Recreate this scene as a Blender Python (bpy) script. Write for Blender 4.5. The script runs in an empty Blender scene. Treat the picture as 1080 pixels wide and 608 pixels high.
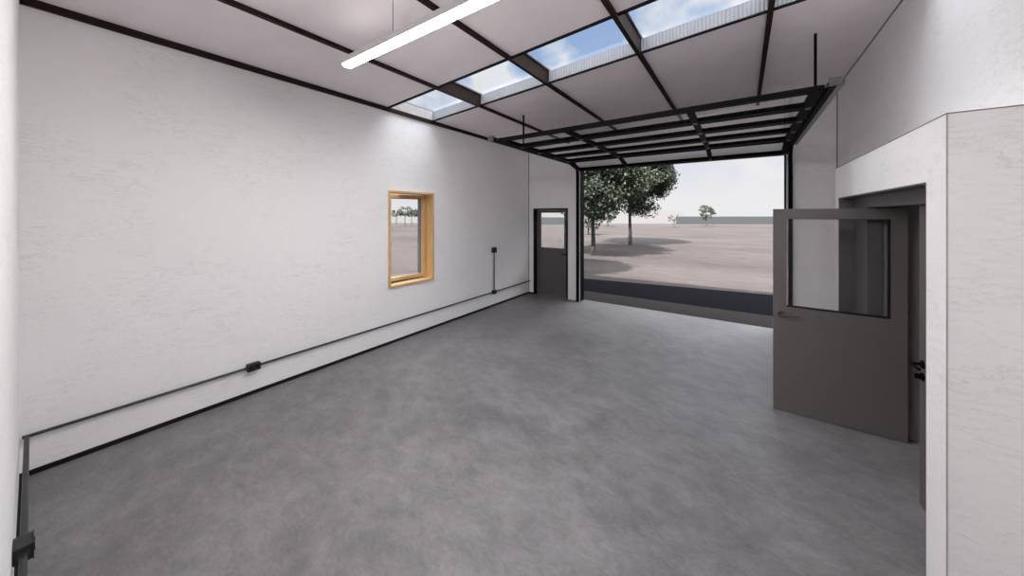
import bpy, bmesh, math, random
import numpy as np
from mathutils import Vector, Matrix
random.seed(7)
C = bpy.context.scene.collection
PI = math.pi

# ------------------------------------------------------------------ materials
def new_mat(name):
    m = bpy.data.materials.new(name); m.use_nodes = True
    nt = m.node_tree; nt.nodes.clear()
    out = nt.nodes.new('ShaderNodeOutputMaterial')
    return m, nt, out

def N(nt, kind, **kw):
    n = nt.nodes.new(kind)
    for k, v in kw.items(): setattr(n, k, v)
    return n

def ramp(nt, fac, stops):
    r = N(nt, 'ShaderNodeValToRGB')
    el = r.color_ramp.elements
    while len(el) < len(stops): el.new(.5)
    for e, (p, c) in zip(el, stops):
        e.position = p; e.color = (*c, 1) if len(c) == 3 else c
    nt.links.new(fac, r.inputs['Fac'])
    return r.outputs['Color']

def noise(nt, scale, detail=4, rough=.55, mapping=(1, 1, 1), rot=(0, 0, 0), dist=0):
    tc = N(nt, 'ShaderNodeTexCoord'); mp = N(nt, 'ShaderNodeMapping')
    mp.inputs['Scale'].default_value = mapping
    mp.inputs['Rotation'].default_value = rot
    nt.links.new(tc.outputs['Object'], mp.inputs['Vector'])
    n = N(nt, 'ShaderNodeTexNoise')
    n.inputs['Scale'].default_value = scale; n.inputs['Detail'].default_value = detail
    n.inputs['Roughness'].default_value = rough; n.inputs['Distortion'].default_value = dist
    nt.links.new(mp.outputs['Vector'], n.inputs['Vector'])
    return n.outputs['Fac']

def plain(name, col, rough=.5, metal=0, var=0.08, scale=12, bump=0.0, spec=.5):
    m, nt, out = new_mat(name)
    b = N(nt, 'ShaderNodeBsdfPrincipled')
    f = noise(nt, scale, 4)
    lo = tuple(c * (1 - var) for c in col); hi = tuple(min(1, c * (1 + var)) for c in col)
    nt.links.new(ramp(nt, f, [(.3, lo), (.7, hi)]), b.inputs['Base Color'])
    b.inputs['Roughness'].default_value = rough; b.inputs['Metallic'].default_value = metal
    b.inputs['Specular IOR Level'].default_value = spec
    if bump:
        bp = N(nt, 'ShaderNodeBump'); bp.inputs['Strength'].default_value = bump; bp.inputs['Distance'].default_value = .01
        nt.links.new(f, bp.inputs['Height']); nt.links.new(bp.outputs['Normal'], b.inputs['Normal'])
    nt.links.new(b.outputs[0], out.inputs[0])
    return m

def plaster(name, col, rough=.85):
    """skip-trowelled plaster: short, shallow, mostly level strokes"""
    m, nt, out = new_mat(name)
    b = N(nt, 'ShaderNodeBsdfPrincipled')
    a = noise(nt, 2.6, 6, .62, (1.5, 1.5, 7.0), (0.0, 0.0, 0), 1.1)
    # thin strokes: where the stretched noise crosses a level
    sub = N(nt, 'ShaderNodeMath', operation='SUBTRACT'); sub.inputs[1].default_value = .5
    nt.links.new(a, sub.inputs[0])
    ab = N(nt, 'ShaderNodeMath', operation='ABSOLUTE'); nt.links.new(sub.outputs[0], ab.inputs[0])
    line = ramp(nt, ab.outputs[0], [(0, (0, 0, 0)), (.022, (1, 1, 1))])
    patch = ramp(nt, noise(nt, 2.3, 3), [(.42, (0, 0, 0)), (.62, (1, 1, 1))])
    mx = N(nt, 'ShaderNodeMix', data_type='RGBA', blend_type='ADD')
    mx.inputs['Factor'].default_value = 1
    nt.links.new(line, mx.inputs['A']); nt.links.new(patch, mx.inputs['B'])
    cl = ramp(nt, mx.outputs['Result'], [(0, tuple(c * .88 for c in col)), (1, col)])
    nt.links.new(cl, b.inputs['Base Color'])
    bp = N(nt, 'ShaderNodeBump'); bp.inputs['Strength'].default_value = .35; bp.inputs['Distance'].default_value = .006
    nt.links.new(mx.outputs['Result'], bp.inputs['Height'])
    bp2 = N(nt, 'ShaderNodeBump'); bp2.inputs['Strength'].default_value = .15; bp2.inputs['Distance'].default_value = .004
    nt.links.new(noise(nt, 60, 4), bp2.inputs['Height']); nt.links.new(bp.outputs['Normal'], bp2.inputs['Normal'])
    nt.links.new(bp2.outputs['Normal'], b.inputs['Normal'])
    b.inputs['Roughness'].default_value = rough; b.inputs['Specular IOR Level'].default_value = .2
    nt.links.new(b.outputs[0], out.inputs[0])
    return m

def concrete(name):
    m, nt, out = new_mat(name)
    b = N(nt, 'ShaderNodeBsdfPrincipled')
    a = noise(nt, .9, 8, .62, (1, 1, 1), (0, 0, .5), .8)
    c = noise(nt, 4.5, 8, .7, (1, 1.6, 1), (0, 0, .7), .5)
    d = noise(nt, 26, 5, .7, (1, 2.2, 1), (0, 0, .9))
    def mixf(x, y, f):
        q = N(nt, 'ShaderNodeMix', data_type='FLOAT'); q.inputs['Factor'].default_value = f
        nt.links.new(x, q.inputs['A']); nt.links.new(y, q.inputs['B']); return q.outputs['Result']
    f = mixf(mixf(a, c, .5), d, .25)
    nt.links.new(ramp(nt, f, [(.37, (.108, .103, .107)), (.46, (.150, .145, .149)), (.54, (.195, .189, .194)), (.64, (.245, .238, .243))]), b.inputs['Base Color'])
    nt.links.new(ramp(nt, f, [(.35, (.36,) * 3), (.65, (.52,) * 3)]), b.inputs['Roughness'])
    b.inputs['Specular IOR Level'].default_value = .38
    bp = N(nt, 'ShaderNodeBump'); bp.inputs['Strength'].default_value = .08; bp.inputs['Distance'].default_value = .004
    nt.links.new(c, bp.inputs['Height']); nt.links.new(bp.outputs['Normal'], b.inputs['Normal'])
    nt.links.new(b.outputs[0], out.inputs[0])
    return m

def sand(name):
    m, nt, out = new_mat(name)
    b = N(nt, 'ShaderNodeBsdfPrincipled')
    a = noise(nt, .12, 6, .6, (1, 2.2, 1), (0, 0, -.5), .6)
    c = noise(nt, 1.3, 7, .65, (1, 1.8, 1), (0, 0, -.5))
    q = N(nt, 'ShaderNodeMix', data_type='FLOAT'); q.inputs['Factor'].default_value = .4
    nt.links.new(a, q.inputs['A']); nt.links.new(c, q.inputs['B'])
    nt.links.new(ramp(nt, q.outputs['Result'], [(.3, (.034, .028, .0265)), (.5, (.050, .0435, .042)), (.68, (.066, .059, .0575))]), b.inputs['Base Color'])
    b.inputs['Roughness'].default_value = .95; b.inputs['Specular IOR Level'].default_value = .1
    nt.links.new(b.outputs[0], out.inputs[0])
    return m

def glass(name, tint=(.98, .985, .985), refl=1.0):
    m, nt, out = new_mat(name)
    t = N(nt, 'ShaderNodeBsdfTransparent'); t.inputs[0].default_value = (*tint, 1)
    g = N(nt, 'ShaderNodeBsdfGlossy'); g.inputs['Roughness'].default_value = .02
    lw_ = N(nt, 'ShaderNodeLayerWeight'); lw_.inputs['Blend'].default_value = .5
    pw = N(nt, 'ShaderNodeMath', operation='POWER'); pw.inputs[1].default_value = 5; nt.links.new(lw_.outputs['Facing'], pw.inputs[0])
    fr = N(nt, 'ShaderNodeMath', operation='MULTIPLY_ADD'); fr.inputs[1].default_value = .96; fr.inputs[2].default_value = .04
    nt.links.new(pw.outputs[0], fr.inputs[0])
    mu = N(nt, 'ShaderNodeMath', operation='MULTIPLY'); mu.inputs[1].default_value = refl
    nt.links.new(fr.outputs[0], mu.inputs[0])
    s = N(nt, 'ShaderNodeMixShader')
    nt.links.new(mu.outputs[0], s.inputs[0]); nt.links.new(t.outputs[0], s.inputs[1]); nt.links.new(g.outputs[0], s.inputs[2])
    nt.links.new(s.outputs[0], out.inputs[0])
    return m

def emitter(name, col, strength):
    m, nt, out = new_mat(name)
    e = N(nt, 'ShaderNodeEmission'); e.inputs[0].default_value = (*col, 1); e.inputs[1].default_value = strength
    nt.links.new(e.outputs[0], out.inputs[0])
    return m

def wood(name, base):
    m, nt, out = new_mat(name)
    b = N(nt, 'ShaderNodeBsdfPrincipled')
    f = noise(nt, 9, 6, .6, (6, 6, .8), (0, 0, 0), .6)
    nt.links.new(ramp(nt, f, [(.3, tuple(c * .78 for c in base)), (.7, tuple(min(1, c * 1.12) for c in base))]), b.inputs['Base Color'])
    b.inputs['Roughness'].default_value = .5
    nt.links.new(b.outputs[0], out.inputs[0])
    return m

def ribbed(name, col):
    """ribbed sheet metal: upright ribs along X, as real relief in the shading normal"""
    m, nt, out = new_mat(name)
    b = N(nt, 'ShaderNodeBsdfPrincipled')
    tc = N(nt, 'ShaderNodeTexCoord'); w = N(nt, 'ShaderNodeTexWave', wave_type='BANDS', bands_direction='X')
    w.inputs['Scale'].default_value = 9; w.inputs['Distortion'].default_value = 0
    nt.links.new(tc.outputs['Object'], w.inputs['Vector'])
    nt.links.new(ramp(nt, w.outputs['Fac'], [(.0, tuple(c * .72 for c in col)), (.35, col)]), b.inputs['Base Color'])
    bp = N(nt, 'ShaderNodeBump'); bp.inputs['Strength'].default_value = .5; bp.inputs['Distance'].default_value = .01
    nt.links.new(w.outputs['Fac'], bp.inputs['Height']); nt.links.new(bp.outputs['Normal'], b.inputs['Normal'])
    b.inputs['Roughness'].default_value = .55
    nt.links.new(b.outputs[0], out.inputs[0])
    return m

def leafy(name):
    m, nt, out = new_mat(name)
    b = N(nt, 'ShaderNodeBsdfPrincipled')
    f = noise(nt, 5, 6, .75)
    nt.links.new(ramp(nt, f, [(.35, (.016, .026, .016)), (.5, (.045, .063, .042)), (.62, (.105, .122, .092))]), b.inputs['Base Color'])
    b.inputs['Roughness'].default_value = .7
    tr = N(nt, 'ShaderNodeBsdfTranslucent'); tr.inputs[0].default_value = (.04, .055, .025, 1)
    s = N(nt, 'ShaderNodeMixShader'); s.inputs[0].default_value = .25
    nt.links.new(b.outputs[0], s.inputs[1]); nt.links.new(tr.outputs[0], s.inputs[2])
    nt.links.new(s.outputs[0], out.inputs[0])
    return m

M = dict(
    wall=plaster('white_plaster', (.90, .89, .89)),
    ceil=plain('pale_ceiling_board', (.88, .815, .835), .9, var=.03, scale=3, bump=.05, spec=.2),
    floor=concrete('polished_concrete'),
    sand=sand('sandy_ground'),
    asphalt=plain('asphalt', (.0065, .0065, .0085), .95, var=.15, scale=30, bump=.2, spec=.02),
    black=plain('black_steel', (.0045, .0045, .005), .6, var=.15, scale=20, spec=.06),
    blackrough=plain('black_rubber', (.008, .0075, .0075), .8, var=.1, spec=.25),
    track=plain('track_steel', (.10, .095, .095), .45, .3, var=.2, scale=30),
    beam=plain('red_brown_primer', (.022, .010, .008), .7, var=.25, scale=14, bump=.1, spec=.2),
    cap=plain('grey_metal_cap', (.25, .25, .27), .4, .5),
    door=plain('warm_grey_door_paint', (.135, .122, .118), .5, var=.05, scale=40),
    doorfar=plain('charcoal_door_paint', (.095, .09, .088), .5, var=.05, scale=40),
    frame=plain('charcoal_frame_paint', (.11, .105, .108), .5, var=.08, scale=25),
    metal=plain('dark_bronze_metal', (.10, .09, .075), .3, .9, var=.1, scale=60),
    conduit=plain('dark_conduit_steel', (.040, .043, .046), .4, .4, var=.2, scale=30),
    box=plain('dark_box_steel', (.022, .024, .025), .45, .3, var=.2, scale=30),
    edgeline=plain('grey_edge_line', (.20, .19, .19), .9),
    paleedgeline=plain('pale_edge_line', (.42, .40, .40), .9),
    pine=wood('yellow_pine', (.66, .43, .19)),
    rib=ribbed('ribbed_metal', (.34, .355, .385)),
    whitecurb=plain('white_curb', (.50, .48, .47), .7),
    glass=glass('clear_glass'),
    glassdoor=glass('panel_glass', (.965, .965, .97), .35),
    glassleaf=glass('door_glass', (.955, .955, .96), .5),
    roofglass=glass('skylight_glass', (.96, .97, .98), .4),
    upfill=emitter('ceiling_fill', (1.0, .96, .945), 4),  # glow added on top of the lamp to brighten the ceiling
    housing=plain('lamp_housing', (.68, .67, .66), .5, var=.02),
    lens=emitter('lamp_lens', (1.0, .965, .955), 86),
    bark=plain('grey_bark', (.05, .047, .047), .9, var=.3, scale=8, bump=.3),
    leaf=leafy('leaves'),
    farwall=plain('far_grey_wall', (.058, .063, .066), .9, spec=.05),
    farwhite=plain('far_white_wall', (.185, .182, .185), .9, spec=.05),
    roof=plain('sun_block_white', (.8, .8, .8), .7),  # white, so the added roof block bounces sky light into the skylights
    ground_strip=plain('dark_brown_ground', (.030, .0265, .0262), .95, var=.1, scale=8, spec=.05),
    inner=plain('inner_panel_paint', (.24, .215, .205), .5, var=.05, scale=40),
    stiff=plain('grey_track_steel', (.20, .19, .19), .5, .0, var=.2, scale=30),
    road=plain('far_road', (.030, .026, .025), .9, var=.2, scale=.5),
)

# ------------------------------------------------------------------ mesh helpers
def obj(name, bm, mat, parent=None, smooth=False, bevel=0):
    me = bpy.data.meshes.new(name)
    bmesh.ops.recalc_face_normals(bm, faces=bm.faces)
    bm.to_mesh(me); bm.free()
    me.materials.append(mat)
    if smooth:
        me.polygons.foreach_set('use_smooth', [True] * len(me.polygons))
    o = bpy.data.objects.new(name, me); C.objects.link(o)
    if parent is not None: o.parent = parent
    if bevel:
        md = o.modifiers.new('bevel', 'BEVEL'); md.width = bevel; md.segments = 2; md.limit_method = 'ANGLE'
    if smooth:
        md = o.modifiers.new('split', 'EDGE_SPLIT'); md.split_angle = math.radians(40)
    return o

def islands(name, bm, mat, parent=None, **k):
    """one object per loose piece"""
    bm.verts.ensure_lookup_table()
    seen = set(); out = []
    for v in bm.verts:
        if v in seen: continue
        comp = []; st = [v]; seen.add(v)
        while st:
            q = st.pop(); comp.append(q)
            for e_ in q.link_edges:
                o_ = e_.other_vert(q)
                if o_ not in seen: seen.add(o_); st.append(o_)
        nb_ = bmesh.new(); mp = {q: nb_.verts.new(q.co) for q in comp}
        fs = {f for q in comp for f in q.link_faces}
        for f in fs: nb_.faces.new([mp[q] for q in f.verts])
        out.append(obj(name, nb_, mat, parent, **k))
    bm.free()
    return out

def hexa(bm, p):
    v = [bm.verts.new(q) for q in p]
    for f in ((0, 3, 2, 1), (4, 5, 6, 7), (0, 1, 5, 4), (1, 2, 6, 5), (2, 3, 7, 6), (3, 0, 4, 7)):
        bm.faces.new([v[i] for i in f])

def box(bm, x0, x1, y0, y1, z0, z1, mtx=None):
    p = [(x0, y0, z0), (x1, y0, z0), (x1, y1, z0), (x0, y1, z0), (x0, y0, z1), (x1, y0, z1), (x1, y1, z1), (x0, y1, z1)]
    if mtx: p = [mtx @ Vector(q) for q in p]
    hexa(bm, p)

def prism(bm, pts, axis, a, b):
    """extrude a 2-D polygon along an axis; pts are in the two other axes"""
    def P(q, t):
        if axis == 'x': return (t, q[0], q[1])
        if axis == 'y': return (q[0], t, q[1])
        return (q[0], q[1], t)
    v0 = [bm.verts.new(P(q, a)) for q in pts]; v1 = [bm.verts.new(P(q, b)) for q in pts]
    bm.faces.new(v0); bm.faces.new(list(reversed(v1)))
    n = len(pts)
    for i in range(n): bm.faces.new([v0[i], v0[(i + 1) % n], v1[(i + 1) % n], v1[i]])

def tube(bm, path, r, seg=12, r_end=None):
    path = [Vector(p) for p in path]; rings = []
    n = len(path)
    prev = None
    for i, p in enumerate(path):
        t = (path[min(i + 1, n - 1)] - path[max(i - 1, 0)]).normalized()
        if prev is None:
            up = Vector((0, 0, 1)) if abs(t.z) < .9 else Vector((1, 0, 0))
            a = t.cross(up).normalized()
        else:
            a = (prev - t * prev.dot(t)).normalized()
        prev = a; b = t.cross(a)
        rr = r if r_end is None else r + (r_end - r) * i / (n - 1)
        rings.append([bm.verts.new(p + (a * math.cos(2 * PI * k / seg) + b * math.sin(2 * PI * k / seg)) * rr) for k in range(seg)])
    for i in range(n - 1):
        for k in range(seg):
            bm.faces.new([rings[i][k], rings[i][(k + 1) % seg], rings[i + 1][(k + 1) % seg], rings[i + 1][k]])
    bm.faces.new(rings[0]); bm.faces.new(list(reversed(rings[-1])))

def tag(o, label, cat, group=None, kind=None):
    o['label'] = label
    if cat: o['category'] = cat
    if group: o['group'] = group
    if kind: o['kind'] = kind
    return o

def empty(name, loc, label, cat, group=None, rz=0):
    o = bpy.data.objects.new(name, None); C.objects.link(o)
    o.location = loc; o.rotation_euler = (0, 0, rz); o.empty_display_size = .2
    return tag(o, label, cat, group)

def struct(name, bm, mat, label, cat, **kw):
    o = obj(name, bm, mat, **kw); o['kind'] = 'structure'
    return tag(o, label, cat)

def B(): return bmesh.new()

# ------------------------------------------------------------------ room dimensions (metres, eye at the origin's plumb line)
XL, YN, YB, YO = -4.50, -.06, 7.24, 7.42          # left wall, near wall, back wall inner and outer faces
def cz(x): return 3.656 + .0635 * (x - XL)        # underside of the pitched ceiling
def xr(y): return 1.235                           # right wall
XC = .832                                        # face of the closet wall
ZC = 2.505                                        # its height
OX0, OX1, OZ = -3.09, .605, 3.045                 # overhead door opening
DX0, DX1, DZ = -4.357, -3.405, 2.166              # small door opening
WY0, WY1, WZ0, WZ1 = 3.130, 4.036, .862, 2.384    # window opening
CY0, CY1, CZ1 = 2.804, 4.838, 2.182
KY0, KY1 = 2.581, 4.970                           # ends of the closet wall
#                # closet opening

# floor slab
bm = B(); box(bm, XL - .25, 2.45, YN - .2, YO, -.15, 0)
struct('floor', bm, M['floor'], 'mottled grey polished concrete floor slab', 'floor')

# left wall with the window hole
bm = B(); x0, x1 = XL - .25, XL
def zt(x): return cz(x)
def lw(y0, y1, z0, z1=None):
    if z1 is None:
        hexa(bm, [(x0, y0, z0), (x1, y0, z0), (x1, y1, z0), (x0, y1, z0), (x0, y0, zt(x0)), (x1, y0, zt(x1)), (x1, y1, zt(x1)), (x0, y1, zt(x0))])
    else: box(bm, x0, x1, y0, y1, z0, z1)
lw(YN - .2, WY0, 0); lw(WY1, YO, 0); lw(WY0, WY1, WZ1); lw(WY0, WY1, 0, WZ0)
struct('wall_left', bm, M['wall'], 'long white trowelled plaster wall with one small timber window', 'wall')

# near wall (the camera stands just in front of it)
bm = B(); prism(bm, [(XL, 0), (1.55, 0), (1.55, cz(1.55)), (XL, cz(XL))], 'y', YN - .2, YN)
struct('wall_near', bm, M['wall'], 'white wall end at the far left edge of view', 'wall')

# back wall
bm = B()
def bw(a, b, z0, z1=None):
    prism(bm, [(a, z0), (b, z0), (b, z1 if z1 else cz(b)), (a, z1 if z1 else cz(a))], 'y', YB, YO)
bw(XL, DX0, 0); bw(DX0, DX1, DZ); bw(DX1, OX0, 0); bw(OX0, OX1, OZ); bw(OX1, 1.55, 0)
struct('wall_back', bm, M['wall'], 'white end wall around small door and big overhead door opening', 'wall')

# right wall (full height at both ends, only its upper part above the closet)
bm = B()
def rw(ya, yb, z0, full=True):
    T = .22
    a, b = xr(ya), xr(yb)
    hexa(bm, [(a, ya, z0), (a + T, ya, z0), (b + T, yb, z0), (b, yb, z0),
              (a, ya, cz(a)), (a + T, ya, cz(a + T)), (b + T, yb, cz(b + T)), (b, yb, cz(b))])
rw(YN, KY0, 0); rw(KY0, KY1, ZC); rw(KY1, YB, 0)
struct('wall_right', bm, M['wall'], 'upper white side wall above the closet, meeting the sloped ceiling', 'wall')

# closet enclosure
bm = B()
T = .168
box(bm, XC, XC + T, KY0, CY0, 0, ZC); box(bm, XC, XC + T, CY1, KY1, 0, ZC); box(bm, XC, XC + T, CY0, CY1, CZ1, ZC)
box(bm, XC + T, 2.40, KY0, KY0 + .06, 0, ZC); box(bm, XC + T, 2.40, CY1, KY1, 0, ZC - .1)
box(bm, 2.30, 2.40, KY0 + .06, CY1, 0, ZC - .1); box(bm, XC + T, 2.30, KY0 + .06, CY1, 2.35, ZC - .1)
struct('wall_closet', bm, M['wall'], 'lower white closet wall jutting out around the open grey door', 'wall')

# ceiling panels in bays between the beams, open at the skylights
BEAMS = [-3.38, -2.18, -.98, .22]
SY0, SY1, RT = 3.10, 4.01, .15
edges = [XL - .25] + BEAMS + [1.62]
bm = B()
HW = .023
def slab(bm, a, b, y0, y1, z_lo, z_hi):
    prism(bm, [(a, cz(a) + z_lo), (b, cz(b) + z_lo), (b, cz(b) + z_hi), (a, cz(a) + z_hi)], 'y', y0, y1)
bays = []
for i in range(5):
    a = edges[i] + (HW if i else 0); b = edges[i + 1] - (HW if i < 4 else 0)
    slab(bm, a, b, YN - .2, SY0, 0, RT); slab(bm, a, b, SY1, YO + .12, 0, RT)
    sa = max(a, XL + .02); sb = min(b, 1.20)
    if i == 0: slab(bm, a, sa, SY0, SY1, 0, RT)
    if i == 4: slab(bm, sb, b, SY0, SY1, 0, RT)
    bays.append((sa, sb))
struct('ceiling', bm, M['ceil'], 'pale pinkish sloped ceiling panels between dark steel beams', 'ceiling')

# unseen block added on the roof to keep direct sun off the skylights
bm = B(); prism(bm, [(XL - .25, cz(XL - .25) + RT), (1.62, cz(1.62) + RT), (1.62, cz(1.62) + 1.55), (XL - .25, cz(XL - .25) + 1.55)], 'y', YN - .2, 2.92)
struct('sun_block', bm, M['roof'], 'added sun-blocking block on the roof beside the skylights', 'wall')

# ceiling beams
blabels = ['dark red-brown ceiling beam nearest the left wall, crossing the lamp end', 'dark ceiling beam passing behind the middle of the hanging lamp',
           'dark ceiling beam dividing the middle skylight from the wide pale skylight at top centre', 'dark ceiling beam at far right, meeting the overhead door near its right end']
for x, lb in zip(BEAMS, blabels):
    bm = B()
    zb = cz(x) - .034
    # I-section: flanges and web
    box(bm, x - HW, x + HW, YN, YB, zb, zb + .012)
    box(bm, x - HW + .004, x + HW - .004, YN, YB, zb + .012, cz(x) + RT - .012)
    box(bm, x - HW, x + HW, YN, YB, cz(x) + RT - .012, cz(x) + RT)
    tag(obj('ceiling_beam', bm, M['beam']), lb, 'beam', 'steel beams across the ceiling')
bm = B(); prism(bm, [(XL + .001, cz(XL) - .056), (XL + .035, cz(XL) - .056), (XL + .035, cz(XL) + .002), (XL + .001, cz(XL) - .001)], 'y', YN, YB)
tag(obj('ledger_beam', bm, M['beam']), 'dark edge beam running along the top of the left wall', 'beam')

# skylights: curb, trim and glass in each bay
slabels = ['small wedge of skylight in the corner bay beside the left wall', 'skylight just right of the small corner wedge beside the left wall',
           'middle skylight showing blue sky and white cloud', 'wide pale skylight at top centre, left of the last beam', 'skylight at the top edge, right of the last dark beam']
for i, (a, b) in enumerate(bays):
    cx = (a + b) / 2
    r = empty('skylight', (cx, (SY0 + SY1) / 2, cz(cx)), slabels[i], 'skylight', 'row of skylights between the ceiling beams')
    inv = Matrix.Translation(-Vector(r.location))
    def put(name, bm, mat):
        bm.transform(inv); return islands(name, bm, mat, r)
    bm = B(); slab(bm, a, b, SY1 - .022, SY1 - .002, .0, RT); put('far_curb', bm, M['rib'])
    bm = B(); slab(bm, a, b, SY0 + .002, SY0 + .022, .0, RT); put('near_curb', bm, M['whitecurb'])
    if i == 0:
        bm = B(); slab(bm, a + .001, a + .02, SY0 + .022, SY1 - .022, .0, RT); put('side_curb', bm, M['whitecurb'])
    bm = B(); slab(bm, a, b, SY1 - .030, SY1 + .008, -.014, 0.0); slab(bm, a, b, SY0 - .008, SY0 + .030, -.014, 0.0)
    put('trim', bm, M['blackrough'])
    bm = B()
    slab(bm, a - .020, a + .014, SY0, SY1, RT + .001, RT + .02); slab(bm, b - .014, b + .020, SY0, SY1, RT + .001, RT + .02)
    put('glazing_bar', bm, M['cap'])
    bm = B(); slab(bm, a, b, SY0, SY1, RT + .022, RT + .030); put('glass_pane', bm, M['roofglass'])

# baseboards
bm = B(); box(bm, XL + .0005, XL + .014, YN, YB, 0.0, .038)
struct('baseboard_left', bm, M['blackrough'], 'thin black rubber baseboard along the long white wall', 'baseboard')
bm = B(); box(bm, XL + .014, DX0 - .002, YB - .014, YB - .0005, 0.0, .038)
struct('baseboard_back', bm, M['blackrough'], 'short black baseboard piece between corner and small door', 'baseboard')
bm = B(); box(bm, XL + .014, .9, YN + .0005, YN + .018, 0.0, .038)
struct('baseboard_near', bm, M['blackrough'], 'black baseboard at the foot of the leftmost wall end', 'baseboard')

# thin strips added to draw the corner edges as outlines
bm = B(); prism(bm, [(XL, YB), (XL + .012, YB), (XL, YB - .012)], 'z', .04, cz(XL) - .06)
struct('trim_1', bm, M['edgeline'], 'thin dark outline in the corner left of the small door', 'trim')
bm = B(); prism(bm, [(xr(YB), YB), (xr(YB) - .012, YB), (xr(YB), YB - .012)], 'z', 0, cz(1.23))
struct('trim_2', bm, M['edgeline'], 'thin dark outline in the corner right of the overhead door', 'trim')
bm = B()
a, b = Vector((xr(YN), YN, cz(xr(YN)))), Vector((xr(YB), YB, cz(xr(YB))))
hexa(bm, [a + Vector((-.01, 0, -.001)), a, b, b + Vector((-.01, 0, -.001)), a + Vector((-.004, 0, -.011)), a + Vector((0, 0, -.012)), b + Vector((0, 0, -.012)), b + Vector((-.004, 0, -.011))])
struct('trim_3', bm, M['edgeline'], 'thin dark outline where right wall meets the sloped ceiling', 'trim')
bm = B(); box(bm, XC - .0015, XC + .004, KY0 - .0015, KY1, ZC - .004, ZC + .0015); box(bm, XC - .0015, xr(0), KY0 - .0015, KY0 + .004, ZC - .004, ZC + .0015)
struct('trim_4', bm, M['edgeline'], 'fine grey line along the top edge of the closet wall', 'trim')
bm = B(); box(bm, XC - .0012, XC + .004, KY0 - .0012, KY0 + .004, 0, ZC - .004)
struct('trim_5', bm, M['paleedgeline'], 'faint vertical corner line right of the open grey door', 'trim')

# ------------------------------------------------------------------ overhead door opening, tracks and door
bm = B()
box(bm, OX0 - .001, OX0 + .012, YB - .004, YO + .004, .0, OZ); box(bm, OX1 - .012, OX1 + .001, YB - .004, YO + .004, .0, OZ)
box(bm, OX0 + .012, OX1 - .012, YB - .004, YO + .004, OZ - .012, OZ + .001)
struct('trim_6', bm, M['black'], 'black metal lining of the big overhead door opening', 'trim')

ZT, YE, RR = 3.16, 3.97, .22
def make_track(x, side, label):
    """side = +1: the track stands to the right of the opening"""
    r = empty('door_track', (x, YB - .06, 0), label, 'door track', 'pair of tracks that carry the overhead door')
    inv = Matrix.Translation(-Vector(r.location))
    def put(name, bm, mat, **k):
        bm.transform(inv); return obj(name, bm, mat, r, **k)
    yv = YB - .055                    # centre line of the upright run
    w, t = .050, .060
    # swept channel: upright, curve, level run
    pts = [(yv, 0.0), (yv, ZT - RR)]
    for k in range(1, 9):
        a = PI / 2 * k / 8
        pts.append((yv - RR + RR * math.cos(a), ZT - RR + RR * math.sin(a)))
    pts.append((YE, ZT))
    def sweep(bm, xo, off, thick):
        # a strip of given width xo=(x0,x1) at normal offset off..off+thick of the path
        rows = []
        for i, (y, z) in enumerate(pts):
            p0 = pts[max(i - 1, 0)]; p1 = pts[min(i + 1, len(pts) - 1)]
            d = Vector((p1[0] - p0[0], p1[1] - p0[1])).normalized(); n = Vector((-d.y, d.x))
            q0 = Vector((y, z)) + n * off; q1 = Vector((y, z)) + n * (off + thick)
            rows.append([bm.verts.new((xo[0], q0.x, q0.y)), bm.verts.new((xo[1], q0.x, q0.y)), bm.verts.new((xo[1], q1.x, q1.y)), bm.verts.new((xo[0], q1.x, q1.y))])
        for a_, b_ in zip(rows, rows[1:]):
            for k in range(4): bm.faces.new([a_[k], a_[(k + 1) % 4], b_[(k + 1) % 4], b_[k]])
        bm.faces.new(rows[0]); bm.faces.new(rows[-1][::-1])
    bm = B()
    xo = x + side * w / 2; xi = x - side * w / 2
    sweep(bm, (min(xo, xo - side * .004), max(xo, xo - side * .004)), -t / 2, t)          # back of the channel
    sweep(bm, (min(xi, xo), max(xi, xo)), -t / 2, .005)                                   # lips
    sweep(bm, (min(xi, xo), max(xi, xo)), t / 2 - .005, .005)
    put('rail', bm, M['black'])
    # angle that fixes the upright to the wall
    bm = B(); box(bm, min(xo, xo + side * .012), max(xo, xo + side * .012), YB - .006, YB - .0005, 0, ZT - .3)
    box(bm, min(xo, xo + side * .003), max(xo, xo + side * .003), YB - .08, YB - .006, 0, ZT - .3)
    put('wall_angle', bm, M['track'])
    # stiffening angle on the level run
    bm = B(); box(bm, min(xo, xo + side * .030), max(xo, xo + side * .045), YE, yv - RR, ZT - .030, ZT - .026)
    box(bm, min(xo + side * .041, xo + side * .045), max(xo + side * .041, xo + side * .045), YE, yv - RR, ZT - .026, ZT + .03)
    put('stiffener', bm, M['stiff'])
    bm = B(); box(bm, x - .036, x + .050, YE - .030, YE - .001, ZT - .038, ZT + .038)
    put('end_bracket', bm, M['track'], bevel=.004)
    bm = B(); box(bm, x - .012, x + .012, 4.86, 4.884, ZT + .03, cz(x) - .001)
    put('hanger_rod', bm, M['black'])
    bm = B()
    for z in (.35, 1.1, 1.9, 2.6):
        box(bm, min(xo, xo + side * .010), max(xo, xo + side * .010), YB - .05, YB - .006, z, z + .05)
    bm.transform(inv); islands('wall_bracket', bm, M['black'], r)
    return r
make_track(OX0 - .045, -1, 'black steel door track with hanger at the left side of the opening')
make_track(OX1 + .050, +1, 'black steel door track with hanger at the right side of the opening')

door = empty('overhead_door', ((OX0 + OX1) / 2, 5.6, ZT), 'open black sectional overhead door with glass panels lying under the ceiling', 'garage door')
SX0, SX1 = OX0 - .005, OX1 + .008
SH, TH = .605, .050
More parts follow.
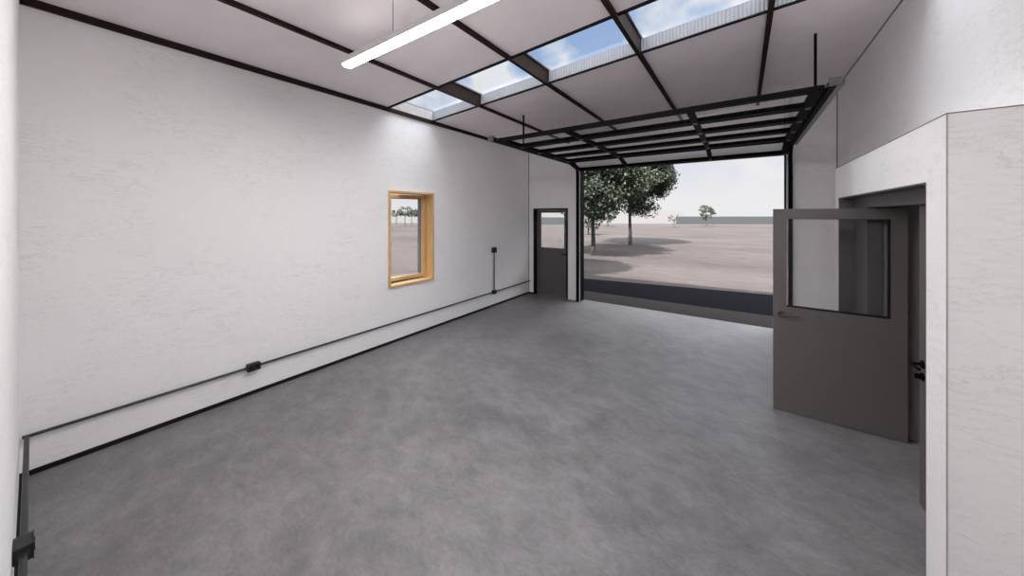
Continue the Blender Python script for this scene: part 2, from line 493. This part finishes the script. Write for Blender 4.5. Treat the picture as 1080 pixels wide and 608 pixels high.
# joints of the sections along the track, from the tail (near) to the bottom edge (far)
joints = [(4.085, ZT), (4.690, ZT), (5.295, ZT), (5.90, ZT), (6.505, ZT - .003)]
last = Vector((7.092, ZT - .135)); joints.append(tuple(last))
for k in range(5):
    (y0, z0), (y1, z1) = joints[k], joints[k + 1]
    L = math.hypot(y1 - y0, z1 - z0); ang = math.atan2(z1 - z0, y1 - y0)
    mt = Matrix.Translation((-door.location.x, y0 - door.location.y, z0 - door.location.z)) @ Matrix.Rotation(ang, 4, 'X')
    g = .002; rail = .082
    bm = B()
    box(bm, SX0, SX1, g, rail, -TH / 2, TH / 2, mt); box(bm, SX0, SX1, L - rail, L - g, -TH / 2, TH / 2, mt)
    xs = [SX0, SX0 + .085, -2.02, -1.955, -.515, -.45, SX1 - .085, SX1]
    for i in (0, 2, 4, 6): box(bm, xs[i], xs[i + 1], rail, L - rail, -TH / 2, TH / 2, mt)
    s = obj('door_section', bm, M['black'], door)
    for i in (1, 3, 5):
        bm = B(); box(bm, xs[i] + .001, xs[i + 1] - .001, rail + .001, L - rail - .001, -.003, .003, mt)
        obj('glass_pane', bm, M['glassdoor'], s)
    bm = B()
    for xh in (SX0 + .042, (xs[2] + xs[3]) / 2, (xs[4] + xs[5]) / 2, SX1 - .042):
        if k < 4: box(bm, xh - .022, xh + .022, L - .04, L + .04, -TH / 2 - .006, -TH / 2 - .0005, mt)
        else: box(bm, xh - .022, xh + .022, L - .05, L - .008, -TH / 2 - .006, -TH / 2 - .0005, mt)
    islands('hinge', bm, M['track'], s)
bm = B()
for (y, z) in joints:
    for sx, px in ((-1, SX0), (1, SX1)):
        tube(bm, [(px, y, z), (px + sx * .035, y, z)], .012, 10)
bm.transform(Matrix.Translation(-Vector(door.location)))
islands('roller', bm, M['track'], door, smooth=True)

# ------------------------------------------------------------------ small door in the back wall
bm = B()
yf0, yf1 = YB - .006, YO
box(bm, DX0 + .0005, DX0 + .040, yf0, yf1, 0, DZ - .0005); box(bm, DX1 - .040, DX1 - .0005, yf0, yf1, 0, DZ - .0005); box(bm, DX0 + .040, DX1 - .040, yf0, yf1, DZ - .040, DZ - .0005)
d1 = struct('door_1', bm, M['blackrough'], 'narrow charcoal door with square window left of the big opening', 'door')
LX0, LX1, LZ0, LZ1, LY0, LY1 = DX0 + .043, DX1 - .043, .008, DZ - .043, 7.335, 7.38
gx0, gx1, gz0, gz1 = -4.205, -3.548, 1.185, 2.058
bm = B()
box(bm, LX0, gx0, LY0, LY1, LZ0, LZ1); box(bm, gx1, LX1, LY0, LY1, LZ0, LZ1); box(bm, gx0, gx1, LY0, LY1, LZ0, gz0); box(bm, gx0, gx1, LY0, LY1, gz1, LZ1)
lf = obj('door_leaf', bm, M['doorfar'], d1)
bm = B(); box(bm, gx0, gx1, LY0 + .018, LY0 + .026, gz0, gz1); obj('glass_pane', bm, M['glass'], lf)
def lever(parent, base, nrm, along, mat, length=.125):
    """rosette, neck and lever, bent outwards at a right angle"""
    base, nrm, along = Vector(base), Vector(nrm), Vector(along)
    bm = B(); tube(bm, [base, base + nrm * .009], .027, 24)
    tube(bm, [base + nrm * .008, base + nrm * .045, base + nrm * .054 + along * .012, base + nrm * .055 + along * .03, base + nrm * .053 + along * length], .0095, 12)
    return obj('handle', bm, mat, parent, smooth=True)
lever(lf, (-3.485, LY0, 1.05), (0, -1, 0), (-1, 0, 0), M['black'])

# ------------------------------------------------------------------ closet door frame and leaves
XF = .955        # face of the frame, set back in the thick wall
XD = 1.007       # face of the closed leaf
bm = B()
box(bm, XC + .001, XF, CY1 - .010, CY1 - .0005, 0, CZ1 - .0005)                    # far reveal lining
box(bm, XC + .001, XF, CY0 + .0005, CY0 + .010, 0, CZ1 - .0005)                    # near reveal lining
box(bm, XC + .001, XF, CY0 + .010, CY1 - .010, CZ1 - .010, CZ1 - .0005)            # head lining
box(bm, XF, XF + .10, CY0 + .0005, CY1 - .0005, 2.072, CZ1 - .0005)
box(bm, XF, XF + .10, 4.43, CY1 - .0005, 0, 2.072)                                 # wide side panel behind the hinges
d2 = struct('door_2', bm, M['frame'], 'dark grey metal frame of the closet doorway in the lower white wall', 'door')
bm = B(); box(bm, XF + .101, 2.295, 4.44, 4.50, 0, 2.345); obj('side_panel', bm, M['inner'], d2)
bm = B(); box(bm, XD, XD + .045, KY0 + .07, 3.497, .008, 2.066); cl_ = obj('closed_leaf', bm, M['frame'], d2)
AX0, AX1, AY0, AY1, AZ1 = .262, 1.186, 4.350, 4.395, 2.062
hx0, hx1, hz0, hz1 = .369, 1.083, 1.073, 1.962
bm = B()
box(bm, AX0, hx0, AY0, AY1, .008, AZ1); box(bm, hx1, AX1, AY0, AY1, .008, AZ1); box(bm, hx0, hx1, AY0, AY1, .008, hz0); box(bm, hx0, hx1, AY0, AY1, hz1, AZ1)
al = obj('door_leaf', bm, M['door'], d2); al['label'] = 'warm grey leaf swung open into the room, with a square window'
bm = B(); box(bm, hx0, hx1, AY0 + .019, AY0 + .025, hz0, hz1); obj('glass_pane', bm, M['glassleaf'], al)
bm = B()
g_ = .008
box(bm, hx0, hx1, AY0 - .003, AY1 + .003, hz0, hz0 + g_); box(bm, hx1 - g_, hx1, AY0 - .003, AY1 + .003, hz0 + g_, hz1)
box(bm, hx0, hx1 - g_, AY0 - .003, AY1 + .003, hz1 - .004, hz1)
obj('window_bead', bm, M['blackrough'], al)
lever(al, (.325, AY0, .992), (0, -1, 0), (1, 0, 0), M['metal'], .14)
lever(al, (.325, AY1, .992), (0, 1, 0), (1, 0, 0), M['metal'], .14)
bm = B()
for z in (.25, 1.05, 1.8): tube(bm, [(AX1 + .006, AY1 - .0, z), (AX1 + .006, AY1 - .0, z + .1)], .008, 10)
islands('hinge', bm, M['metal'], al)
# lever and lock cylinder on the near jamb
lever(cl_, (XD, 3.437, .985), (-1, 0, 0), (0, -1, 0), M['black'], .12)
bm = B(); tube(bm, [(XD, 3.437, .902), (XD - .009, 3.437, .902)], .027, 24); obj('lock_rosette', bm, M['black'], cl_)
bm = B(); box(bm, XD - .040, XD - .0095, 3.432, 3.442, .885, .919); obj('thumb_turn', bm, M['black'], cl_, bevel=.003)

# ------------------------------------------------------------------ window in the left wall
bm = B()
LT = .032
xa, xb = XL - .235, XL + .028
e = .0005
box(bm, xa, xb, WY0 + e, WY0 + LT, WZ0 + e, WZ1 - e); box(bm, xa, xb, WY1 - LT, WY1 - e, WZ0 + e, WZ1 - e)
box(bm, xa, xb, WY0 + LT, WY1 - LT, WZ0 + e, WZ0 + LT); box(bm, xa, xb, WY0 + LT, WY1 - LT, WZ1 - LT, WZ1 - e)
w1 = struct('window_1', bm, M['pine'], 'narrow upright pine window with casement ajar in the left wall', 'window', bevel=.002)
# casement, hinged at its far side and standing ajar outwards
hy, hx = WY1 - LT - .004, XL - .165
a = math.radians(10)
mt = Matrix.Translation((hx, hy, 0)) @ Matrix.Rotation(-a, 4, 'Z')
W_, z0, z1 = .83, WZ0 + LT + .006, WZ1 - LT - .006
def ring(bm, x0, x1, s, y0, y1, z0, z1):
    box(bm, x0, x1, y0, y0 + s, z0, z1, mt); box(bm, x0, x1, y1 - s, y1, z0, z1, mt)
    box(bm, x0, x1, y0 + s, y1 - s, z0, z0 + s, mt); box(bm, x0, x1, y0 + s, y1 - s, z1 - s, z1, mt)
bm = B(); ring(bm, -.035, 0, .062, -W_, 0, z0, z1); cs = obj('casement_frame', bm, M['pine'], w1, bevel=.002)
bm = B(); ring(bm, -.150, -.0355, .066, -W_, -.0, z0, z1); obj('outer_cladding', bm, M['frame'], cs)
bm = B(); box(bm, -.075, -.069, -W_ + .066, -.066, z0 + .066, z1 - .066, mt); obj('glass_pane', bm, M['glass'], cs)

bm = B(); box(bm, XL - .262, XL - .150, WY0 + LT, WY1 - LT, WZ0 + LT + .0005, WZ0 + LT + .005); obj('outer_sill', bm, M['blackrough'], w1)

# ------------------------------------------------------------------ conduits and outlet boxes
ZP, RP = .315, .0125
def conduit(path, label, straps=()):
    bm = B(); tube(bm, path, RP, 12)
    o = obj('electrical_conduit', bm, M['conduit'], smooth=True)
    tag(o, label, 'conduit', 'surface conduits on the walls')
    return o
XP, YP = XL + .030, YN + .032
c1 = conduit([(XP, YN + .012, ZP), (XP, YB - .05, ZP), (XP + .004, YB - .02, ZP), (XP + .02, YB - .0, ZP)], 'long dark conduit running low along the left wall')
c2 = conduit([(XP + .0135, YP, ZP), (-.6, YP, ZP)], 'dark conduit coming toward the viewer at far left')
c3 = conduit([(XP, 5.755, ZP + .04), (XP, 5.755, 1.18)], 'short upright conduit between two black boxes near the corner')
def outlet(loc, rz, w, h, d, label, faces):
    """box stands off the wall towards local +x; its long side runs along local y"""
    r = empty('outlet_box', loc, label, 'outlet box', 'black electrical boxes on the conduits', rz)
    bm = B(); box(bm, 0.0005, d, -w / 2, w / 2, -h / 2, h / 2); obj('body', bm, M['box'], r, bevel=.005)
    bm = B(); box(bm, d, d + .005, -w / 2 - .002, w / 2 + .002, -h / 2 - .002, h / 2 + .002); pl = obj('cover_plate', bm, M['box'], r, bevel=.002)
    bm = B()
    for yy in faces:
        tube(bm, [(d + .004, yy, 0), (d + .008, yy, 0)], .0165, 20)
    islands('socket', bm, M['blackrough'], pl)
    bm = B()
    for s in (-1, 1): tube(bm, [(RP + .0175, s * w / 2, 0), (RP + .0175, s * (w / 2 + .015), 0)], .017, 14)
    islands('connector', bm, M['conduit'], r, smooth=True)
    return r
outlet((XL, 1.395, ZP), 0, .118, .078, .055, 'black outlet box midway along the conduit, beside the floor', (-.028, .028))
outlet((XL, 5.755, ZP), 0, .10, .075, .055, 'black box low on the wall at the foot of the upright conduit', (0,))
outlet((XL, 5.755, 1.235), 0, .115, .115, .055, 'black box on top of the upright conduit', (-.026, .026))
outlet((-2.985, YN, ZP), PI / 2, .118, .078, .058, 'dark box on the conduit at the lower left corner', (-.028, .028))

# ------------------------------------------------------------------ hanging linear lamp
lx0, lx1, ly, lz, lwid, lh = -3.004, -.30, 1.651, 3.375, .096, .064
lamp = empty('linear_lamp', ((lx0 + lx1) / 2, ly, lz), 'long slim white linear lamp hung by wires from the ceiling', 'lamp')
inv = Matrix.Translation(-Vector(lamp.location))
bm = B()
prism(bm, [(ly - lwid / 2, lz + .006), (ly + lwid / 2, lz + .006), (ly + lwid / 2, lz + .060), (ly + .040, lz + lh), (ly - .040, lz + lh), (ly - lwid / 2, lz + .060)], 'x', lx0 + .006, lx1 - .006)
bm.transform(inv); obj('housing', bm, M['housing'], lamp, bevel=.002)
bm = B(); prism(bm, [(ly - .045 * math.cos(PI * k / 10), lz + .005 - .019 * math.sin(PI * k / 10)) for k in range(11)], 'x', lx0 + .012, lx1 - .012)
bm.transform(inv); obj('lens', bm, M['lens'], lamp)
bm = B(); box(bm, lx0 + .02, lx1 - .02, ly - .026, ly + .026, lz + lh + .0002, lz + lh + .004); bm.transform(inv); obj('fill_strip', bm, M['upfill'], lamp)  # added glowing strip, unseen from below, that lights the ceiling
for xe in (lx0, lx1 - .006):
    bm = B(); prism(bm, [(ly - lwid / 2, lz + .004), (ly - .034, lz - .012), (ly + .034, lz - .012), (ly + lwid / 2, lz + .004), (ly + lwid / 2, lz + .061), (ly + .041, lz + lh + .001), (ly - .041, lz + lh + .001), (ly - lwid / 2, lz + .061)], 'x', xe, xe + .006)
    bm.transform(inv); obj('end_cap', bm, M['housing'], lamp)
for xw in (-2.312, -.992):
    bm = B(); tube(bm, [(xw, ly, lz + lh), (xw, ly, cz(xw) - .001)], .0028, 8); bm.transform(inv); obj('suspension_wire', bm, M['cap'], lamp)

# ------------------------------------------------------------------ outside
ZG = -.03
CAMF = Vector((-.570, .8217)); CAMR = Vector((.8217, .570)); F = 350.3
def at(u, d):
    """world x, y of something d metres deep seen at image column u"""
    p = CAMF * d + CAMR * ((u - 540) / F * d)
    return p.x, p.y

def ground():
    bm = B()
    R = 150; n = 64
    ring_ = [bm.verts.new((R * math.cos(2 * PI * k / n), R * math.sin(2 * PI * k / n), ZG)) for k in range(n)]
    bm.faces.new(ring_)
    return bm
gb = ground()
struct('ground', gb, M['sand'], 'pale sandy open ground outside the building', 'ground')
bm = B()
v = [(-16, 8.40), (14, 8.52), (14, 12.75), (-16, 8.55 - .25)]
prism(bm, [(-8, 7.43), (14, 7.43), (14, 8.50), (-8, 8.35)], 'z', ZG - .02, ZG + .010)  # darker brown strip laid on the ground before the opening
struct('trim_9', bm, M['ground_strip'], 'narrow darker brown strip between the floor edge and the dark driveway', 'ground_strip')
bm = B()
v = [(-8, 8.35), (14, 8.50), (14, 12.55), (-4.15, 9.98), (-8, 9.9)]
prism(bm, v, 'z', ZG - .02, ZG + .012)
struct('trim_7', bm, M['asphalt'], 'dark asphalt driveway strip outside the door', 'driveway')
bm = B()
prism(bm, [at(380, 63), at(960, 63), at(960, 71), at(380, 71)], 'z', ZG - .02, ZG + .01)
struct('trim_8', bm, M['road'], 'thin dark track crossing the distant ground', 'road')

def leaf_cloud(rng, blobs, per, size):
    verts = []; 
    for (c, r) in blobs:
        n = int(per * (r ** 2) / .25) + 8; r = r * 1.9
        d = rng.normal(size=(n, 3)); d /= np.linalg.norm(d, axis=1)[:, None]
        rad = r * rng.uniform(.02, 1.0, size=(n, 1)) ** .75
        pos = np.array(c) + d * rad * np.array([1, 1, .75])
        a = rng.normal(size=(n, 3)); a /= np.linalg.norm(a, axis=1)[:, None]
        b = np.cross(a, rng.normal(size=(n, 3))); b /= np.linalg.norm(b, axis=1)[:, None]
        s = size * rng.uniform(.6, 1.3, size=(n, 1))
        q = np.stack([pos - a * s, pos + b * s * .45, pos + a * s, pos - b * s * .45], axis=1)
        verts.append(q.reshape(-1, 3))
    V = np.concatenate(verts)
    me = bpy.data.meshes.new('foliage')
    n = len(V) // 4
    me.from_pydata(V.tolist(), [], [(4 * i, 4 * i + 1, 4 * i + 2, 4 * i + 3) for i in range(n)])
    return me

def tree(seed, x, y, h, crown_r, crown_z0, label, per=620, size=.095, trunk_r=.10, group='trees outside the building', nb=170, flat=.8, name='tree'):
    rng = np.random.default_rng(seed)
    r = empty(name, (x, y, ZG), label, 'tree', group)
    cz_, hh = (crown_z0 + h) / 2, (h - crown_z0) / 2
    blobs = []
    limbs = []
    for k in range(nb):
        d = rng.normal(size=3); d /= np.linalg.norm(d)
        t = rng.uniform(.25, 1) ** .45
        p = np.array([d[0] * crown_r * t * .86, d[1] * crown_r * t * .86, cz_ + d[2] * hh * t * .88])
        blobs.append((p, crown_r * rng.uniform(.09, .17)))
        if k % 9 == 0: limbs.append(p)
    me = leaf_cloud(rng, blobs, per, size)
    me.materials.append(M['leaf'])
    o = bpy.data.objects.new('foliage', me); C.objects.link(o); o.parent = r
    bm = B()
    top = crown_z0 + hh * .9
    tube(bm, [(0, 0, 0), (.01, .0, crown_z0 * .5), (-.02, .02, crown_z0), (.03, 0, top)], trunk_r, 10, trunk_r * .5)
    for p in limbs:
        st = Vector((0, 0, crown_z0 + hh * rng.uniform(-.15, .6)))
        q = Vector(p); mid = (st + q) / 2 + Vector((0, 0, .08 * hh))
        tube(bm, [st, mid, q], trunk_r * .38, 6, trunk_r * .12)
    obj('trunk', bm, M['bark'], r, smooth=True)
    return r
x, y = at(625.5, 16.7); tree(1, x, y, 8.2, 2.9, 1.5, 'large leafy tree nearest the left door jamb outside', trunk_r=.125)
x, y = at(664.5, 22.6); tree(2, x, y, 9.2, 3.1, 1.65, 'large leafy tree second from the left door jamb outside', trunk_r=.135)
tree(3, -5.35, 8.9, 5.6, 2.0, 3.1, 'leafy tree outside just beyond the corner by the small door', trunk_r=.1, per=620)
x, y = at(745, 60); tree(4, x, y, 4.0, 1.5, 1.1, 'small round distant tree alone on the horizon at right', per=150, size=.14, trunk_r=.10, nb=40)
x, y = at(711, 52); tree(5, x, y, 2.5, 1.15, .7, 'small sparse distant tree beside the pale building', per=40, size=.10, trunk_r=.07, nb=22)
x, y = at(620.5, 34); tree(6, x, y, 3.2, 1.6, .4, 'low bushy tree half hidden behind the first tree trunk', per=140, size=.12, nb=30)
x, y = at(641, 60); tree(7, x, y, 2.6, 2.0, .6, 'distant round shrub between the two large tree trunks', per=100, size=.14, nb=24)
for i, (u, d, h, cr, lb) in enumerate(((418, 72, 3.2, 1.2, 'leftmost small distant tree seen through the pine window'), (427, 60, 3.7, 1.5, 'middle distant tree seen through the pine window'),
                        (434, 67, 3.3, 1.3, 'right-hand distant tree seen through the pine window'), (442, 60, 3.3, 1.4, 'distant tree partly behind the pine casement edge'))):
    x, y = at(u, d); tree(20 + i, x, y, h, cr, 1.6, lb, per=90, size=.16, nb=30, trunk_r=.08, group='trees seen through the window')
# off to the sides: they throw shade onto the ground by the door
tree(30, 4.9, 8.9, 6.2, 2.0, 2.6, 'leafy tree outside past the right end of the building', per=620)

# distant low buildings and boundary wall
def far_block(name, u0, u1, d0, d1, h, depth, mat, label, cat, roofm):
    (xa, ya), (xb, yb) = at(u0, d0), at(u1, d1)
    cx, cy = (xa + xb) / 2, (ya + yb) / 2
    L = math.hypot(xb - xa, yb - ya); a = math.atan2(yb - ya, xb - xa)
    r = empty(name, (cx, cy, ZG), label, cat, None, a)
    bm = B(); box(bm, -L / 2, L / 2, 0, depth, 0, h); obj('wall', bm, mat, r)
    bm = B(); box(bm, -L / 2, L / 2, 0.0, depth, h, h + .10); obj('roof', bm, roofm, r)
    return r
far_block('warehouse', 560, 722, 78, 78, 2.75, 14, M['farwhite'], 'long low white building on the horizon behind the big trees', 'building', M['farwhite'])
far_block('boundary_wall', 714, 900, 74, 74, 1.60, .4, M['farwall'], 'long low grey wall on the horizon at right', 'wall', M['farwall'])
far_block('boundary_wall', 500, 600, 70, 70, 1.45, .4, M['farwall'], 'long low grey wall seen through the small door window', 'wall', M['farwall'])
far_block('warehouse', 380, 470, 84, 84, 2.4, 14, M['farwhite'], 'pale low building seen through the pine window', 'building', M['farwhite'])

# ------------------------------------------------------------------ sky, sun
w = bpy.data.worlds.new('sky'); bpy.context.scene.world = w; w.use_nodes = True
nt = w.node_tree; nt.nodes.clear()
out = N(nt, 'ShaderNodeOutputWorld'); bg = N(nt, 'ShaderNodeBackground')
tc = N(nt, 'ShaderNodeTexCoord'); sp = N(nt, 'ShaderNodeSeparateXYZ'); nt.links.new(tc.outputs['Generated'], sp.inputs[0])
den = N(nt, 'ShaderNodeMath', operation='ADD'); den.inputs[1].default_value = .22; nt.links.new(sp.outputs['Z'], den.inputs[0])
dv = N(nt, 'ShaderNodeVectorMath', operation='DIVIDE'); cb = N(nt, 'ShaderNodeCombineXYZ')
for k in ('X', 'Y', 'Z'): nt.links.new(den.outputs[0], cb.inputs[k])
nt.links.new(tc.outputs['Generated'], dv.inputs[0]); nt.links.new(cb.outputs[0], dv.inputs[1])
SKY_OFF = (3.1, 1.7, 0)
ad = N(nt, 'ShaderNodeVectorMath', operation='ADD'); ad.inputs[1].default_value = SKY_OFF; nt.links.new(tc.outputs['Generated'], ad.inputs[0])
ns = N(nt, 'ShaderNodeTexNoise'); ns.inputs['Scale'].default_value = 4.2; ns.inputs['Detail'].default_value = 6; ns.inputs['Roughness'].default_value = .5
nt.links.new(ad.outputs[0], ns.inputs['Vector'])
cloud = ramp(nt, ns.outputs['Fac'], [(.43, (.30, .42, .65)), (.49, (.48, .565, .71)), (.56, (.76, .765, .79))])
el = ramp(nt, sp.outputs['Z'], [(.05, (0, 0, 0)), (.34, (1, 1, 1))])
mx = N(nt, 'ShaderNodeMix', data_type='RGBA'); nt.links.new(el, mx.inputs['Factor'])
mx.inputs['A'].default_value = (.725, .72, .735, 1); nt.links.new(cloud, mx.inputs['B'])
# the overcast part of the sky overhead is the brightest
zen = N(nt, 'ShaderNodeMapRange', interpolation_type='SMOOTHSTEP'); zen.inputs['From Min'].default_value = .50; zen.inputs['From Max'].default_value = .72
nt.links.new(sp.outputs['Z'], zen.inputs['Value'])
mz = N(nt, 'ShaderNodeMix', data_type='RGBA'); nt.links.new(zen.outputs['Result'], mz.inputs['Factor'])
nt.links.new(mx.outputs['Result'], mz.inputs['A']); mz.inputs['B'].default_value = (5.6, 5.65, 5.8, 1)
nt.links.new(mz.outputs['Result'], bg.inputs[0]); bg.inputs[1].default_value = 1.0
nt.links.new(bg.outputs[0], out.inputs[0])

sun = bpy.data.lights.new('sun', 'SUN'); sun.energy = 16; sun.angle = math.radians(1.2); sun.color = (1, .95, .9)
so = bpy.data.objects.new('sun', sun); C.objects.link(so)
el_, hd = math.radians(50), Vector((.0, 1.0)).normalized()
dvec = Vector((hd.x * math.cos(el_), hd.y * math.cos(el_), -math.sin(el_)))
so.rotation_euler = dvec.to_track_quat('-Z', 'Y').to_euler()
so.location = (0, -5, 12)

# ------------------------------------------------------------------ camera
cam = bpy.data.cameras.new('camera'); co = bpy.data.objects.new('camera', cam); C.objects.link(co)
co.location = (0, 0, 2.0)
co.rotation_euler = (PI / 2, 0, math.atan2(.570, .8217))
cam.sensor_fit = 'HORIZONTAL'; cam.sensor_width = 36; cam.lens = F / 1080 * 36
cam.shift_y = -77 / 1080
cam.clip_start = .005; cam.clip_end = 500
S = bpy.context.scene; S.camera = co
S.view_settings.view_transform = 'Standard'; S.view_settings.look = 'None'
S.view_settings.gamma = 1; S.view_settings.exposure = .21; S.view_settings.use_curve_mapping = False
S.cycles.max_bounces = 12; S.cycles.diffuse_bounces = 8; S.cycles.transparent_max_bounces = 24
S.cycles.use_denoising = True
S.cycles.sample_clamp_indirect = 6
